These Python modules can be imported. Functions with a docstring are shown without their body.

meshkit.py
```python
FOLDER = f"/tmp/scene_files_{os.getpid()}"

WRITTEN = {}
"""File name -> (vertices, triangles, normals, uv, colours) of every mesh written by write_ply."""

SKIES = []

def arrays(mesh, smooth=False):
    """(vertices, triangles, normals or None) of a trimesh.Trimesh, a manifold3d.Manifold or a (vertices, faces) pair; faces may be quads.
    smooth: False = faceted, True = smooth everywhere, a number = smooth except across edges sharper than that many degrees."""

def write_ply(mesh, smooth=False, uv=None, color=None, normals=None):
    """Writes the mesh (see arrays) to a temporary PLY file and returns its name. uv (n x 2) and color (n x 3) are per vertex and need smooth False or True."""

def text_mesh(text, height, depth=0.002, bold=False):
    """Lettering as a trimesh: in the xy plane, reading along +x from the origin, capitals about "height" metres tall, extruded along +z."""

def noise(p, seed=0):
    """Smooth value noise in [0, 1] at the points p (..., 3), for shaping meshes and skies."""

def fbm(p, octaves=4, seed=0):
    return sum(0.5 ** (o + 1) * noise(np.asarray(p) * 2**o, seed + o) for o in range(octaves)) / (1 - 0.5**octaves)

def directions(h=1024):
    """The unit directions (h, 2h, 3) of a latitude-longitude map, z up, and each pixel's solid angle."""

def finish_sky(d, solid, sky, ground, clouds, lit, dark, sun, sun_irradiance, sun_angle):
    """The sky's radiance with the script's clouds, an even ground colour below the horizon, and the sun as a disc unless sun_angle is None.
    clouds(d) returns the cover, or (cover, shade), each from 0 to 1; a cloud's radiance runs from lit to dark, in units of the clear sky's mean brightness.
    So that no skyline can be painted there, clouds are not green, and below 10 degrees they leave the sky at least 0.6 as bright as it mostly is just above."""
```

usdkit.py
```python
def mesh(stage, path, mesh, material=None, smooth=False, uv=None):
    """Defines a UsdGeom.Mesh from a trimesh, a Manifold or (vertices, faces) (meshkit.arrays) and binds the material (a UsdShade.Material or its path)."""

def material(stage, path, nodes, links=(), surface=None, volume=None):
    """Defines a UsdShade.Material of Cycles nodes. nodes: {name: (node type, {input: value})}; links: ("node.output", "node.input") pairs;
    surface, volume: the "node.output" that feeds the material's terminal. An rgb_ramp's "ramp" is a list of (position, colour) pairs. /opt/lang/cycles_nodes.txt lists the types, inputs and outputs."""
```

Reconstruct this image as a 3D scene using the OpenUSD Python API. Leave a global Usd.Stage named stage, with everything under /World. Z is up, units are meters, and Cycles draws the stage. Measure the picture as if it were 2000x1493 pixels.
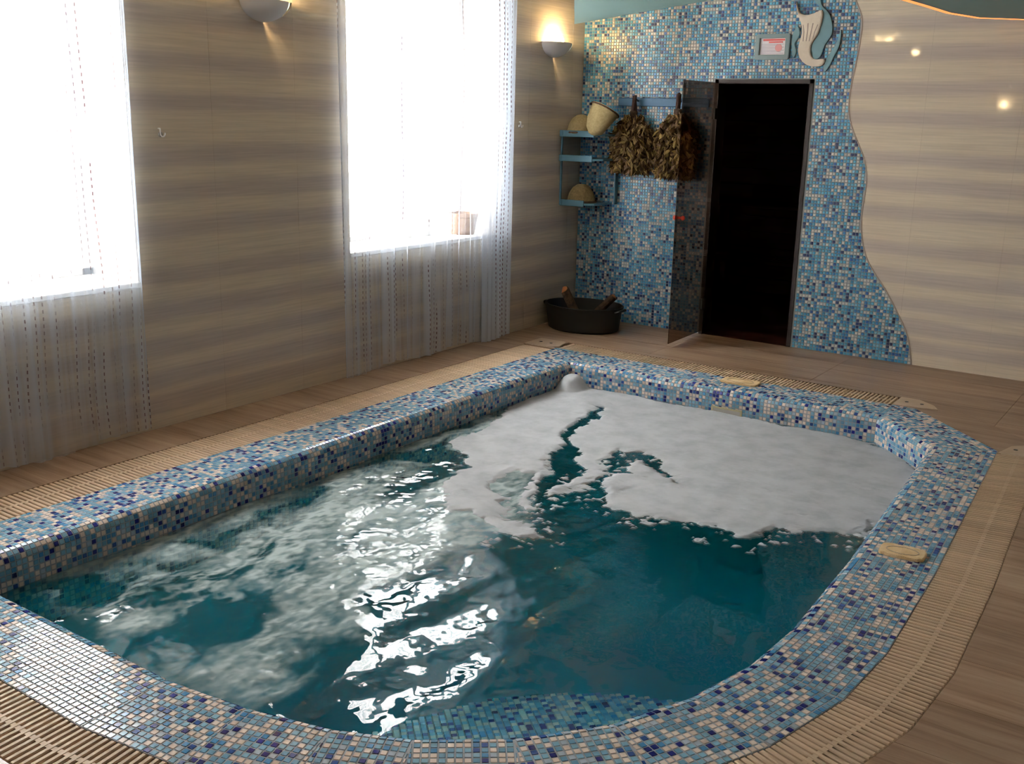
import math, numpy as np, trimesh, shapely, shapely.affinity as aff
from shapely.geometry import Polygon, LineString, Point, box as sbox
from shapely.ops import unary_union
from pxr import Usd, UsdGeom, UsdLux, UsdShade, Sdf, Gf, Vt
import usdkit, meshkit

stage = Usd.Stage.CreateInMemory()
UsdGeom.SetStageUpAxis(stage, UsdGeom.Tokens.z)
UsdGeom.SetStageMetersPerUnit(stage, 1.0)
UsdGeom.Xform.Define(stage, '/World')
stage.SetDefaultPrim(stage.GetPrimAtPath('/World'))

# ---------------------------------------------------------------- camera, sky, exposure
EYE = (0.0, 0.0, 1.671)
RIGHT = (0.818889, 0.573570, 0.020931)
UP = (-0.161166, 0.194791, 0.967513)
BACK = (0.550859, -0.795660, 0.251952)
cam = UsdGeom.Camera.Define(stage, '/World/camera')
cam.AddTransformOp().Set(Gf.Matrix4d(*RIGHT, 0, *UP, 0, *BACK, 0, *EYE, 1))
cam.CreateHorizontalApertureAttr(36.0)
cam.CreateVerticalApertureAttr(36.0 * 1493 / 2000)
cam.CreateFocalLengthAttr(36.0 * 2016.2 / 2000)
cam.CreateClippingRangeAttr(Gf.Vec2f(0.05, 200))
cam.CreateExposureAttr(-0.08)
sky = UsdLux.DomeLight.Define(stage, '/World/sky')       # plain bright overcast
sky.CreateIntensityAttr(10.5)
sky.CreateColorAttr(Gf.Vec3f(1.0, 0.975, 0.945))

# ---------------------------------------------------------------- helpers
LOOKS = '/World/Looks'
UsdGeom.Scope.Define(stage, LOOKS)
rng = np.random.default_rng(7)
used = {}

def numbered(parent, name):
    k = used.setdefault((parent, name), 0)
    used[(parent, name)] += 1
    return f'{parent}/{name}' + (f'_{k:03d}' if k else '')

def tag(p, label=None, cat=None, group=None, kind=None):
    p = p.GetPrim() if hasattr(p, 'GetPrim') else p
    for k, v in (('label', label), ('category', cat), ('group', group), ('kind', kind)):
        if v:
            p.SetCustomDataByKey(k, v)
    return p

def thing(name, label=None, cat=None, loc=(0, 0, 0), rz=0, group=None, kind=None):
    x = UsdGeom.Xform.Define(stage, numbered('/World', name))
    if any(loc):
        x.AddTranslateOp().Set(Gf.Vec3d(*map(float, loc)))
    if rz:
        x.AddRotateZOp().Set(float(rz))
    return tag(x, label, cat, group, kind)

def part(name, mesh, mat, parent=None, smooth=False, label=None, kind=None, color=None, prim=None):
    path = numbered(str(parent.GetPath()) if parent else '/World', name)
    m = usdkit.mesh(stage, path, mesh, M[mat], smooth)
    api = UsdGeom.PrimvarsAPI(m)
    if color is not None:      # one colour per face
        api.CreatePrimvar('tint', Sdf.ValueTypeNames.Color3fArray, 'uniform').Set(Vt.Vec3fArray.FromNumpy(np.asarray(color, np.float32)))
    for k, v in (prim or {}).items():
        api.CreatePrimvar(k, Sdf.ValueTypeNames.FloatArray, 'vertex').Set(Vt.FloatArray.FromNumpy(np.asarray(v, np.float32)))
    return tag(m, label=label, kind=kind)

def bx(x0, x1, y0, y1, z0, z1):
    m = trimesh.creation.box((x1 - x0, y1 - y0, z1 - z0))
    m.apply_translation(((x0 + x1) / 2, (y0 + y1) / 2, (z0 + z1) / 2))
    return m

def cbx(x0, x1, y0, y1, z0, z1, c=0.004):
    """A box with chamfered edges."""
    p = [(sx, sy, sz) for sx in (0, 1) for sy in (0, 1) for sz in (0, 1)]
    lo, hi = np.array((x0, y0, z0)), np.array((x1, y1, z1))
    c = min(c, (hi - lo).min() * .3)
    pts = []
    for q in p:
        q = np.array(q)
        b = np.where(q, hi, lo)
        for k in range(3):
            o = np.where(q, -c, c).astype(float)
            o[k] = 0
            pts.append(b + o)
    return trimesh.Trimesh(pts).convex_hull

def cat(*ms):
    return trimesh.util.concatenate([m for m in ms])

def ext(poly, h, z=0.0):
    ps = getattr(poly, 'geoms', [poly])
    ms = [trimesh.creation.extrude_polygon(p, h, engine='earcut') for p in ps if p.area > 1e-7]
    m = cat(*ms)
    m.apply_translation((0, 0, z))
    return m

def relief(poly, depth, bev):
    """Polygon extruded along +z with a chamfered front edge."""
    a = ext(poly, depth - bev)
    out = [a]
    for k in range(1, 4):
        q = poly.buffer(-bev * (1 - math.cos(k / 3 * math.pi / 2)))
        if not q.is_empty:
            out.append(ext(q, bev * math.sin(k / 3 * math.pi / 2), depth - bev))
    return cat(*out)

def on_back(m, y):
    """(u, v, w) -> (x=u, z=v, y = y - w): a relief stood against the back wall."""
    m = m.copy()
    m.vertices = np.stack([m.vertices[:, 0], y - m.vertices[:, 2], m.vertices[:, 1]], 1)
    return m

def on_left(m, x):
    """(u, v, w) -> (y=u, z=v, x = x + w)."""
    m = m.copy()
    m.vertices = np.stack([x + m.vertices[:, 2], m.vertices[:, 0], m.vertices[:, 1]], 1)
    return m

def lathe(prof, n=32, a0=0.0, a1=2 * math.pi):
    prof = np.asarray(prof, float)
    full = abs(a1 - a0 - 2 * math.pi) < 1e-6
    a = np.linspace(a0, a1, n + 1)
    v = np.stack([np.outer(np.cos(a), prof[:, 0]), np.outer(np.sin(a), prof[:, 0]), np.tile(prof[:, 1], (n + 1, 1))], -1)
    k = len(prof)
    i, j = np.meshgrid(np.arange(n), np.arange(k - 1), indexing='ij')
    q = np.stack([i * k + j, (i + 1) * k + j, (i + 1) * k + j + 1, i * k + j + 1], -1).reshape(-1, 4)
    f = np.vstack([q[:, [0, 1, 2]], q[:, [0, 2, 3]]])
    m = trimesh.Trimesh(v.reshape(-1, 3), f, process=False)
    m.merge_vertices()
    return m

def tube(p0, p1, r, n=10, r1=None):
    p0, p1 = np.array(p0, float), np.array(p1, float)
    d = p1 - p0
    L = np.linalg.norm(d)
    m = lathe([(0, 0), (r, 0), (r if r1 is None else r1, L), (0, L)], n)
    m.apply_transform(trimesh.geometry.align_vectors((0, 0, 1), d / L))
    m.apply_translation(p0)
    return m

def path_tube(pts, r, n=8):
    pts = np.asarray(pts, float)
    return cat(*[tube(a, b, r, n) for a, b in zip(pts[:-1], pts[1:])], *[trimesh.creation.icosphere(1, r).apply_translation(p) for p in pts[1:-1]])

def mat(name, nodes, links=(), surface='p.BSDF', volume=None):
    M[name] = usdkit.material(stage, f'{LOOKS}/{name}', nodes, links, surface, volume)

M = {}
def plain(name, col, rough=.5, spec=.5, metal=0., **kw):
    mat(name, {'p': ('principled_bsdf', dict(base_color=col, roughness=rough, specular_ior_level=spec, metallic=metal, **kw))})

def speckled(name, c1, c2, scale, rough=.6, bump=0., detail=4, stretch=(1, 1, 1), lo=.35, hi=.65):
    n = {'g': ('geometry', {}), 'm': ('mapping', {'scale': stretch}), 'n': ('noise_texture', {'scale': scale, 'detail': detail, 'roughness': .6}),
         'r': ('rgb_ramp', {'ramp': [(0, c1), (lo, c1), (hi, c2), (1, c2)]}), 'p': ('principled_bsdf', {'roughness': rough})}
    l = [('g.position', 'm.vector'), ('m.vector', 'n.vector'), ('n.fac', 'r.fac'), ('r.color', 'p.base_color')]
    if bump:
        n['b'] = ('bump', {'distance': bump, 'strength': .6})
        l += [('n.fac', 'b.height'), ('b.normal', 'p.normal')]
    mat(name, n, l)

# ---- banded wall tile: the same bands run on through the room at the same heights
BANDS = [.138, .27, .43, .615, .81, 1.055, 1.243, 1.42, 1.69, 1.89, 2.116, 2.32, 2.53]
def band_material(name, light, dark, rough):
    zz = np.linspace(0, 2.75, 110)
    w = np.max([np.exp(-((zz - b) / .05) ** 6) for b in BANDS], 0)
    ramp = [(z / 2.75, tuple(np.array(light) * (1 - k) + np.array(dark) * k)) for z, k in zip(zz, w)]
    mat(name, {'g': ('geometry', {}), 'm': ('mapping', {'scale': (.5, .5, 3.0)}), 'n': ('noise_texture', {'scale': 2.2, 'detail': 3}),
               'm2': ('mapping', {'scale': (3, 3, 90)}), 'n2': ('noise_texture', {'scale': 1.0, 'detail': 4}),
               's': ('separate_xyz', {}), 'off': ('map_range', {'to_min': -.035, 'to_max': .035}), 'a': ('math', {'math_type': 'add'}),
               'd': ('math', {'math_type': 'divide', 'value2': 2.75}), 'r': ('rgb_ramp', {'ramp': ramp}),
               'v': ('map_range', {'to_min': .8, 'to_max': 1.2}), 'h': ('hsv', {}),
               'p': ('principled_bsdf', {'roughness': rough, 'specular_ior_level': .5})},
        [('g.position', 'm.vector'), ('m.vector', 'n.vector'), ('g.position', 'm2.vector'), ('m2.vector', 'n2.vector'), ('g.position', 's.vector'), ('n.fac', 'off.value'),
         ('s.z', 'a.value1'), ('off.result', 'a.value2'), ('a.value', 'd.value1'), ('d.value', 'r.fac'), ('n2.fac', 'v.value'), ('v.result', 'h.value'), ('r.color', 'h.color'), ('h.color', 'p.base_color')])
band_material('banded_tile', (.69, .595, .465), (.545, .47, .41), .05)
# ---- wood-look floor tile, grain along x
def wood(name, c1, c2, c3, rough):
    mat(name, {'g': ('geometry', {}), 'm': ('mapping', {'scale': (1.6, 26, 26)}), 'n': ('noise_texture', {'scale': 1.0, 'detail': 6, 'roughness': .65, 'distortion': .6}),
               'm2': ('mapping', {'scale': (.8, 3, 3)}), 'n2': ('noise_texture', {'scale': 1.3, 'detail': 3}), 'x': ('mix_float', {'fac': .4}),
               'o': ('object_info', {}), 'ov': ('map_range', {'to_min': .9, 'to_max': 1.1}), 'h': ('hsv', {}),
               'r': ('rgb_ramp', {'ramp': [(0, c1), (.36, c1), (.5, c2), (.66, c3), (1, c3)]}), 'b': ('bump', {'distance': .002, 'strength': .4}),
               'p': ('principled_bsdf', {'roughness': rough})},
        [('g.position', 'm.vector'), ('m.vector', 'n.vector'), ('g.position', 'm2.vector'), ('m2.vector', 'n2.vector'), ('n.fac', 'x.a'), ('n2.fac', 'x.b'), ('x.result', 'r.fac'),
         ('o.random', 'ov.value'), ('ov.result', 'h.value'), ('r.color', 'h.color'), ('h.color', 'p.base_color'), ('n.fac', 'b.height'), ('b.normal', 'p.normal')])
wood('wood_tile', (.225, .135, .08), (.35, .232, .152), (.44, .32, .22), .32)
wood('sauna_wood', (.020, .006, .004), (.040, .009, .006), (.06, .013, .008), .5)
wood('slat_plastic', (.52, .37, .245), (.58, .425, .285), (.62, .46, .32), .6)
speckled('log_wood', (.38, .12, .03), (.50, .20, .06), 18, .7)
speckled('bark', (.05, .03, .02), (.13, .08, .05), 30, .9, .004)
speckled('felt', (.33, .26, .12), (.43, .34, .17), 60, .95, .003)
speckled('felt_brown', (.20, .14, .06), (.29, .21, .09), 50, .95, .003)
speckled('sandstone', (.64, .44, .21), (.80, .61, .36), 22, .7, .003)
speckled('plaster', (.62, .53, .42), (.70, .61, .49), 12, .6, .001)
speckled('plate_stone', (.50, .38, .27), (.58, .45, .33), 8, .5)
speckled('pot_weave', (.20, .12, .07), (.30, .19, .11), 45, .8, .004)
plain('white_paint', (.80, .79, .76), .5)
plain('ceiling_paint', (.55, .51, .45), .8)
plain('plain_wall', (.47, .39, .31), .6)
plain('raft_paint', (.21, .33, .31), .6)
plain('frame_white', (.82, .80, .78), .35)
plain('grout', (.33, .36, .40), .8)
plain('grout_wall', (.30, .33, .34), .8)
plain('tile_joint', (.52, .45, .37), .8)
plain('floor_grout', (.10, .065, .045), .9)
plain('channel', (.045, .028, .018), .7)
plain('shelf_blue', (.10, .23, .30), .5)
plain('rail_blue', (.035, .13, .26), .45)
plain('dark_stick', (.045, .018, .012), .8)
plain('black_tub', (.006, .005, .005), .6)
plain('sconce_white', (.74, .72, .72), .55)
plain('sconce_blue', (.08, .16, .26), .35)
plain('teal_paint', (.16, .30, .34), .5)
plain('paper', (.75, .70, .72), .5)
plain('red_ink', (.62, .10, .09), .5)
plain('pink_ink', (.70, .30, .30), .5)
plain('grey_ink', (.45, .38, .45), .5)
plain('sign_frame', (.17, .24, .25), .4)
plain('shade_line', (.36, .29, .24), .6)
plain('steel', (.55, .55, .55), .25, metal=1.)
plain('red_plastic', (.45, .03, .01), .4)
plain('trim_strip', (.33, .27, .22), .4)
plain('pale_pot', (.55, .53, .50), .6)
plain('skimmer_cream', (.60, .55, .33), .4)
plain('deep_water', (.003, .27, .33), .9, .0)
plain('reveal', (.50, .46, .42), .7)
plain('casing', (.014, .006, .004), .5)
plain('dark_screw', (.03, .03, .03), .4)
def emit(name, col, s):
    mat(name, {'e': ('emission', {'color': col, 'strength': s})}, surface='e.emission')
emit('bulb', (1.0, .70, .34), 260)
emit('led_orange', (1.0, .33, .10), 1.6)
emit('crystal_light', (1.0, .70, .32), 90)
# ---- mosaic glass tiles
PAL_POOL = np.array([(.80, .69, .60), (.71, .59, .50), (.22, .42, .56), (.15, .33, .48), (.06, .23, .45), (.42, .50, .58), (.006, .012, .16), (.02, .07, .26)])
P_POOL = np.array([.21, .12, .19, .13, .09, .07, .12, .07])
PAL_WALL = np.array([(.56, .55, .50), (.47, .48, .45), (.09, .33, .50), (.05, .25, .43), (.03, .16, .38), (.20, .44, .57), (.010, .025, .10), (.02, .09, .28)])
P_WALL = np.array([.18, .12, .20, .15, .10, .07, .11, .07])
mat('mosaic_wall', {'a': ('attribute', {'attribute': 'tint'}), 'p': ('principled_bsdf', {'roughness': .30, 'specular_ior_level': .45})}, [('a.color', 'p.base_color')])
mat('mosaic', {'a': ('attribute', {'attribute': 'tint'}), 'p': ('principled_bsdf', {'roughness': .15, 'specular_ior_level': .36})}, [('a.color', 'p.base_color')])
for i, c in enumerate(PAL_POOL):
    plain(f'mosaic_{i}', tuple(c), .15, .36)

def sheer(name, lo, hi):
    # thread curtain: half-open weave, dashes of dark stitching in columns along it (the curtain hangs in the y-z plane)
    mat(name, {'g': ('texture_coordinate', {}), 's': ('separate_xyz', {}),
        'cy': ('math', {'math_type': 'divide', 'value2': .052}), 'cn': ('noise_texture', {'scale': 1.0, 'detail': 1}), 'ca': ('math', {'math_type': 'multiply_add', 'value2': 1.3}),
        'cf': ('math', {'math_type': 'fraction'}), 'cm': ('math', {'math_type': 'less_than', 'value2': .085}), 'cw': ('math', {'math_type': 'floor'}), 'cwn': ('white_noise_texture', {'dimensions': '1D'}),
        'zs': ('math', {'math_type': 'divide', 'value2': .034}), 'za': ('math', {'math_type': 'multiply_add', 'value2': 9.0}), 'zf': ('math', {'math_type': 'fraction'}), 'zm': ('math', {'math_type': 'less_than', 'value2': .5}),
        'st0': ('math', {'math_type': 'multiply'}), 'dn': ('noise_texture', {'scale': 3.5, 'detail': 2}), 'dr': ('map_range', {'from_min': .34, 'from_max': .50, 'clamp': True}), 'st': ('math', {'math_type': 'multiply'}), 'mp': ('mapping', {'scale': (1, 24, .6)}), 'nn': ('noise_texture', {'scale': 1.0, 'detail': 2}),
        'op': ('map_range', {'from_min': .3, 'from_max': .7, 'to_min': lo, 'to_max': hi}), 'op2': ('math', {'math_type': 'multiply_add', 'value2': .38, 'use_clamp': True}),
        'col': ('mix', {'color1': (.74, .81, .92), 'color2': (.20, .13, .15)}),
        'd': ('diffuse_bsdf', {}), 'tl': ('translucent_bsdf', {}), 'm1': ('mix_closure', {'fac': .14}), 't': ('transparent_bsdf', {}), 'm2': ('mix_closure', {})},
        [('g.object', 's.vector'), ('s.y', 'cy.value1'), ('g.object', 'cn.vector'), ('cn.fac', 'ca.value1'), ('cy.value', 'ca.value3'), ('ca.value', 'cf.value1'), ('cf.value', 'cm.value1'),
         ('ca.value', 'cw.value1'), ('cw.value', 'cwn.w'), ('s.z', 'zs.value1'), ('cwn.value', 'za.value1'), ('zs.value', 'za.value3'), ('za.value', 'zf.value1'), ('zf.value', 'zm.value1'),
         ('cm.value', 'st0.value1'), ('zm.value', 'st0.value2'), ('g.object', 'dn.vector'), ('dn.fac', 'dr.value'), ('st0.value', 'st.value1'), ('dr.result', 'st.value2'), ('g.object', 'mp.vector'), ('mp.vector', 'nn.vector'), ('nn.fac', 'op.value'), ('st.value', 'op2.value1'), ('op.result', 'op2.value3'),
         ('st.value', 'col.fac'), ('col.color', 'd.color'), ('col.color', 'tl.color'), ('d.BSDF', 'm1.closure1'), ('tl.BSDF', 'm1.closure2'), ('t.BSDF', 'm2.closure1'), ('m1.closure', 'm2.closure2'), ('op2.value', 'm2.fac')],
        surface='m2.closure')
sheer('sheer', .10, .66)
sheer('sheer_gathered', .62, .95)
mat('pane', {'lw': ('layer_weight', {'blend': .5}), 'pw': ('math', {'math_type': 'power', 'value2': 5.0}), 'f': ('math', {'math_type': 'multiply_add', 'value2': .94, 'value3': .04}), 't': ('transparent_bsdf', {'color': (.97, .98, .98)}), 'gl': ('glossy_bsdf', {'roughness': .0, 'color': (1, 1, 1)}), 'm': ('mix_closure', {})},
    [('lw.facing', 'pw.value1'), ('pw.value', 'f.value1'), ('f.value', 'm.fac'), ('t.BSDF', 'm.closure1'), ('gl.BSDF', 'm.closure2')], 'm.closure')
mat('bronze_glass', {'lw': ('layer_weight', {'blend': .5}), 'pw': ('math', {'math_type': 'power', 'value2': 5.0}), 'f': ('math', {'math_type': 'multiply_add', 'value2': .94, 'value3': .04}), 't': ('transparent_bsdf', {'color': (.52, .43, .38)}), 'gl': ('glossy_bsdf', {'roughness': .0, 'color': (1, 1, 1)}), 'm': ('mix_closure', {})},
    [('lw.facing', 'pw.value1'), ('pw.value', 'f.value1'), ('f.value', 'm.fac'), ('t.BSDF', 'm.closure1'), ('gl.BSDF', 'm.closure2')], 'm.closure')
mat('water', {'lw': ('layer_weight', {'blend': .5}), 'pw': ('math', {'math_type': 'power', 'value2': 5.0}), 'f': ('math', {'math_type': 'multiply_add', 'value2': .97, 'value3': .025}), 't': ('transparent_bsdf', {'color': (.95, 1, 1)}), 'gl': ('glossy_bsdf', {'roughness': .0, 'color': (1, 1, 1)}), 'm': ('mix_closure', {}),
              'a': ('attribute', {'attribute': 'froth'}), 'd': ('diffuse_bsdf', {'color': (.45, .53, .53)}), 'm2': ('mix_closure', {}),
              'tb': ('attribute', {'attribute': 'turbid'}), 'td': ('diffuse_bsdf', {'color': (.001, .092, .115)}), 'm3': ('mix_closure', {}), 'v': ('absorption_volume', {'color': (.02, .64, .80), 'density': 2.6})},
    [('lw.facing', 'pw.value1'), ('pw.value', 'f.value1'), ('f.value', 'm.fac'), ('tb.fac', 'm3.fac'), ('t.BSDF', 'm3.closure1'), ('td.BSDF', 'm3.closure2'), ('m3.closure', 'm.closure1'), ('gl.BSDF', 'm.closure2'), ('a.fac', 'm2.fac'), ('m.closure', 'm2.closure1'), ('d.BSDF', 'm2.closure2')], 'm2.closure', 'v.volume')
speckled('froth', (.37, .385, .41), (.48, .495, .52), 7, .8, detail=6, lo=.3, hi=.6)
mat('foliage', {'a': ('attribute', {'attribute': 'tint'}), 'd': ('diffuse_bsdf', {}), 't': ('translucent_bsdf', {}), 'm': ('mix_closure', {'fac': .25})},
    [('a.color', 'd.color'), ('a.color', 't.color'), ('d.BSDF', 'm.closure1'), ('t.BSDF', 'm.closure2')], 'm.closure')

# ---------------------------------------------------------------- room
XL, YB, XR, YF, ZC = -4.55, 7.49, 2.6, -2.4, 2.75
W_DEEP = .40
WINDOWS = [(4.75, 6.40), (1.56, 3.21)]
WZ0, WZ1 = .77, 2.55
TT = .012     # wall tile thickness
PITCH = .023

def tile_grid(poly, u0, v0, w, h, gap=.0009):
    """Rectangles of a w x h grid clipped to poly."""
    a, b, c, d = poly.bounds
    out = []
    for i in range(int(math.floor((a - u0) / w)), int(math.ceil((c - u0) / w))):
        for j in range(int(math.floor((b - v0) / h)), int(math.ceil((d - v0) / h))):
            q = sbox(u0 + i * w + gap / 2, v0 + j * h + gap / 2, u0 + (i + 1) * w - gap / 2, v0 + (j + 1) * h - gap / 2).intersection(poly)
            for g in getattr(q, 'geoms', [q]):
                if g.geom_type == 'Polygon' and g.area > 2e-4:
                    out.append(g)
    return out

# left wall
wl = thing('wall_left', kind='structure')
holes = unary_union([sbox(a, WZ0, b, WZ1) for a, b in WINDOWS])
body = sbox(YF - .2, -.1, YB + .2, ZC + .1).difference(holes)
part('wall_body', on_left(ext(body, W_DEEP + .08), XL - TT - W_DEEP - .08), 'reveal', wl)
face = sbox(YF, 0, YB, ZC).difference(holes)
part('tile_joint', on_left(ext(face, TT - .0012), XL - TT), 'tile_joint', wl)
for g in tile_grid(face, .12, 0, .6, .3):
    part('tile', on_left(ext(g, TT), XL - TT), 'banded_tile', wl)
# windows
for i, (a, b) in enumerate(WINDOWS):
    w = thing('window', kind='structure')
    w.GetPrim()
    x0, x1 = XL - W_DEEP - .06, XL - W_DEEP
    mid = b - .68
    fr = .06
    fp = part('frame', cat(bx(x0, x1, a, a + fr, WZ0, WZ1), bx(x0, x1, b - fr, b, WZ0, WZ1), bx(x0, x1, a, b, WZ0, WZ0 + fr), bx(x0, x1, a, b, WZ1 - fr, WZ1)), 'frame_white', w)
    part('mullion', cbx(x0 - .005, x1 + .005, mid - .07, mid + .07, WZ0 + fr, WZ1 - fr, .008), 'frame_white', fp)
    for p, q in ((a + fr, mid - .07), (mid + .07, b - fr)):
        part('pane', bx(x0 + .028, x0 + .032, p, q, WZ0 + fr, WZ1 - fr), 'pane', w)
    part('sill', cbx(XL - W_DEEP - .005, XL + .012, a + .002, b - .002, WZ0 - .002, WZ0 + .028, .005), 'white_paint', w)

# back wall: mosaic to the left of a wavy line, banded tile to the right of it
WAVE = [(-2.42, 2.75), (-2.40, 2.55), (-2.388, 2.472), (-2.342, 2.371), (-2.332, 2.204), (-2.35, 2.02), (-2.367, 1.864), (-2.36, 1.726), (-2.292, 1.553), (-2.209, 1.38), (-2.187, 1.24), (-2.197, 1.06), (-2.181, .881), (-2.119, .704), (-1.992, .533), (-1.877, .363), (-1.798, .225), (-1.754, .083), (-1.737, 0)]
wv = np.array(WAVE)
tt = np.r_[0, np.cumsum(np.hypot(*np.diff(wv, axis=0).T))]
from scipy.interpolate import CubicSpline
ts = np.linspace(0, tt[-1], 90)
wave = np.stack([CubicSpline(tt, wv[:, k])(ts) for k in (0, 1)], 1)
DX0, DX1, DZ = -3.385, -2.63, 1.95
door_hole = sbox(DX0, -.2, DX1, DZ)
mos_poly = Polygon([(XL, 0), (XL, ZC)] + [tuple(p) for p in wave]).buffer(0).difference(door_hole)
pla_poly = Polygon([(XR, 0), (XR, ZC)] + [tuple(p) for p in wave]).buffer(0).difference(LineString(wave).buffer(.004))
wb = thing('wall_back', kind='structure')
part('wall_body', on_back(ext(sbox(XL - .5, -.1, XR + .1, ZC + .1).difference(door_hole), .14), YB + TT + .14), 'tile_joint', wb)
part('mosaic_grout', on_back(ext(mos_poly, .008), YB + TT - .001), 'grout_wall', wb)
part('tile_joint', on_back(ext(pla_poly, TT - .0012), YB + TT), 'tile_joint', wb)
for g in tile_grid(pla_poly, -2.45, 0, .6, .3):
    part('tile', on_back(ext(g, TT), YB + TT), 'banded_tile', wb)
part('wave_trim', on_back(ext(LineString(wave).buffer(.004).intersection(sbox(-5, 0, 5, ZC)), TT + .003), YB + TT), 'trim_strip', wb)

def tile_mesh(c, u, v, n, su, sv, hgt, cham=.0018):
    """Bevelled tiles: centres c, unit axes u, v, normals n, half sizes su, sv; bottom hgt below the top."""
    N = len(c)
    s = [(-1, -1), (1, -1), (1, 1), (-1, 1)]
    top = [c + u * (a * (su - cham))[:, None] + v * (b * (sv - cham))[:, None] for a, b in s]
    low = [c + u * (a * su)[:, None] + v * (b * sv)[:, None] - n * hgt for a, b in s]
    V = np.stack(top + low, 1)
    F0 = [(0, 1, 2), (0, 2, 3)]
    for k in range(4):
        k2 = (k + 1) % 4
        F0 += [(4 + k, 4 + k2, k2), (4 + k, k2, k)]
    F = (np.arange(N)[:, None, None] * 8 + np.array(F0)[None]).reshape(-1, 3)
    return V.reshape(-1, 3), F

def pick(pos, pal, prob, seed, amount=.5):
    """Colour indices: random, in loose clumps."""
    r = np.random.default_rng(seed)
    cum = np.cumsum(prob / prob.sum())
    x = r.random(len(pos))
    k = np.searchsorted(cum, x)
    cell = meshkit.noise(pos / .045, seed)
    swap = r.random(len(pos)) < amount * .6
    order = np.clip(((cell - .25) / .5), 0, .999)
    k2 = np.array([2, 3, 0, 4, 2, 1, 5, 3])[(order * 8).astype(int)]
    return np.where(swap, k2, k)

# mosaic of the back wall: too small to tell apart one by one in the photograph
us = np.arange(XL + PITCH / 2, -1.7, PITCH)
vs = np.arange(PITCH / 2, 2.75, PITCH)
U, V = np.meshgrid(us, vs, indexing='ij')
ok = shapely.contains_xy(mos_poly.buffer(-.004), U.ravel(), V.ravel())
c = np.stack([U.ravel()[ok], np.full(ok.sum(), YB), V.ravel()[ok]], 1)
N = len(c)
n = np.tile((0, -1., 0), (N, 1)) + rng.normal(0, .012, (N, 3))
n /= np.linalg.norm(n, axis=1, keepdims=True)
u = np.tile((1., 0, 0), (N, 1)); u -= n * (u * n).sum(1)[:, None]; u /= np.linalg.norm(u, axis=1, keepdims=True)
v = np.cross(n, u) * -1
v = np.where(v[:, 2:3] < 0, -v, v)
k = pick(c, PAL_WALL, P_WALL, 3)
colw = PAL_WALL[k] * rng.uniform(.85, 1.15, (N, 1))
half = np.full(N, PITCH / 2 - .0013)
part('mosaic', tile_mesh(c, u, v, n, half, half, .005), 'mosaic_wall', wb, color=np.repeat(colw, 10, 0), kind='stuff')

# sauna cabin behind the doorway
dr = thing('door_1', kind='structure')
part('door_casing', cat(bx(DX0 - .0, DX0 + .03, YB - .004, YB + .15, 0, DZ), bx(DX1 - .03, DX1, YB - .004, YB + .15, 0, DZ), bx(DX0, DX1, YB - .004, YB + .15, DZ - .03, DZ)), 'casing', dr)
hx, hy, fx, fy = DX0 + .028, YB - .012, -3.335, 6.85
L = math.hypot(fx - hx, fy - hy)
leaf = cbx(0, L, -.004, .004, .03, 1.925, .0015)
ang = math.atan2(fy - hy, fx - hx)
T = trimesh.transformations.rotation_matrix(ang, (0, 0, 1)); T[:3, 3] = (hx, hy, 0)
part('glass_leaf', leaf.apply_transform(T), 'bronze_glass', dr, label='tinted bronze glass door leaf, swung open')
for z in (.25, 1.7):
    part('hinge', bx(-.012, .05, -.012, .012, z - .04, z + .04).apply_transform(T), 'dark_screw', dr)
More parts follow.
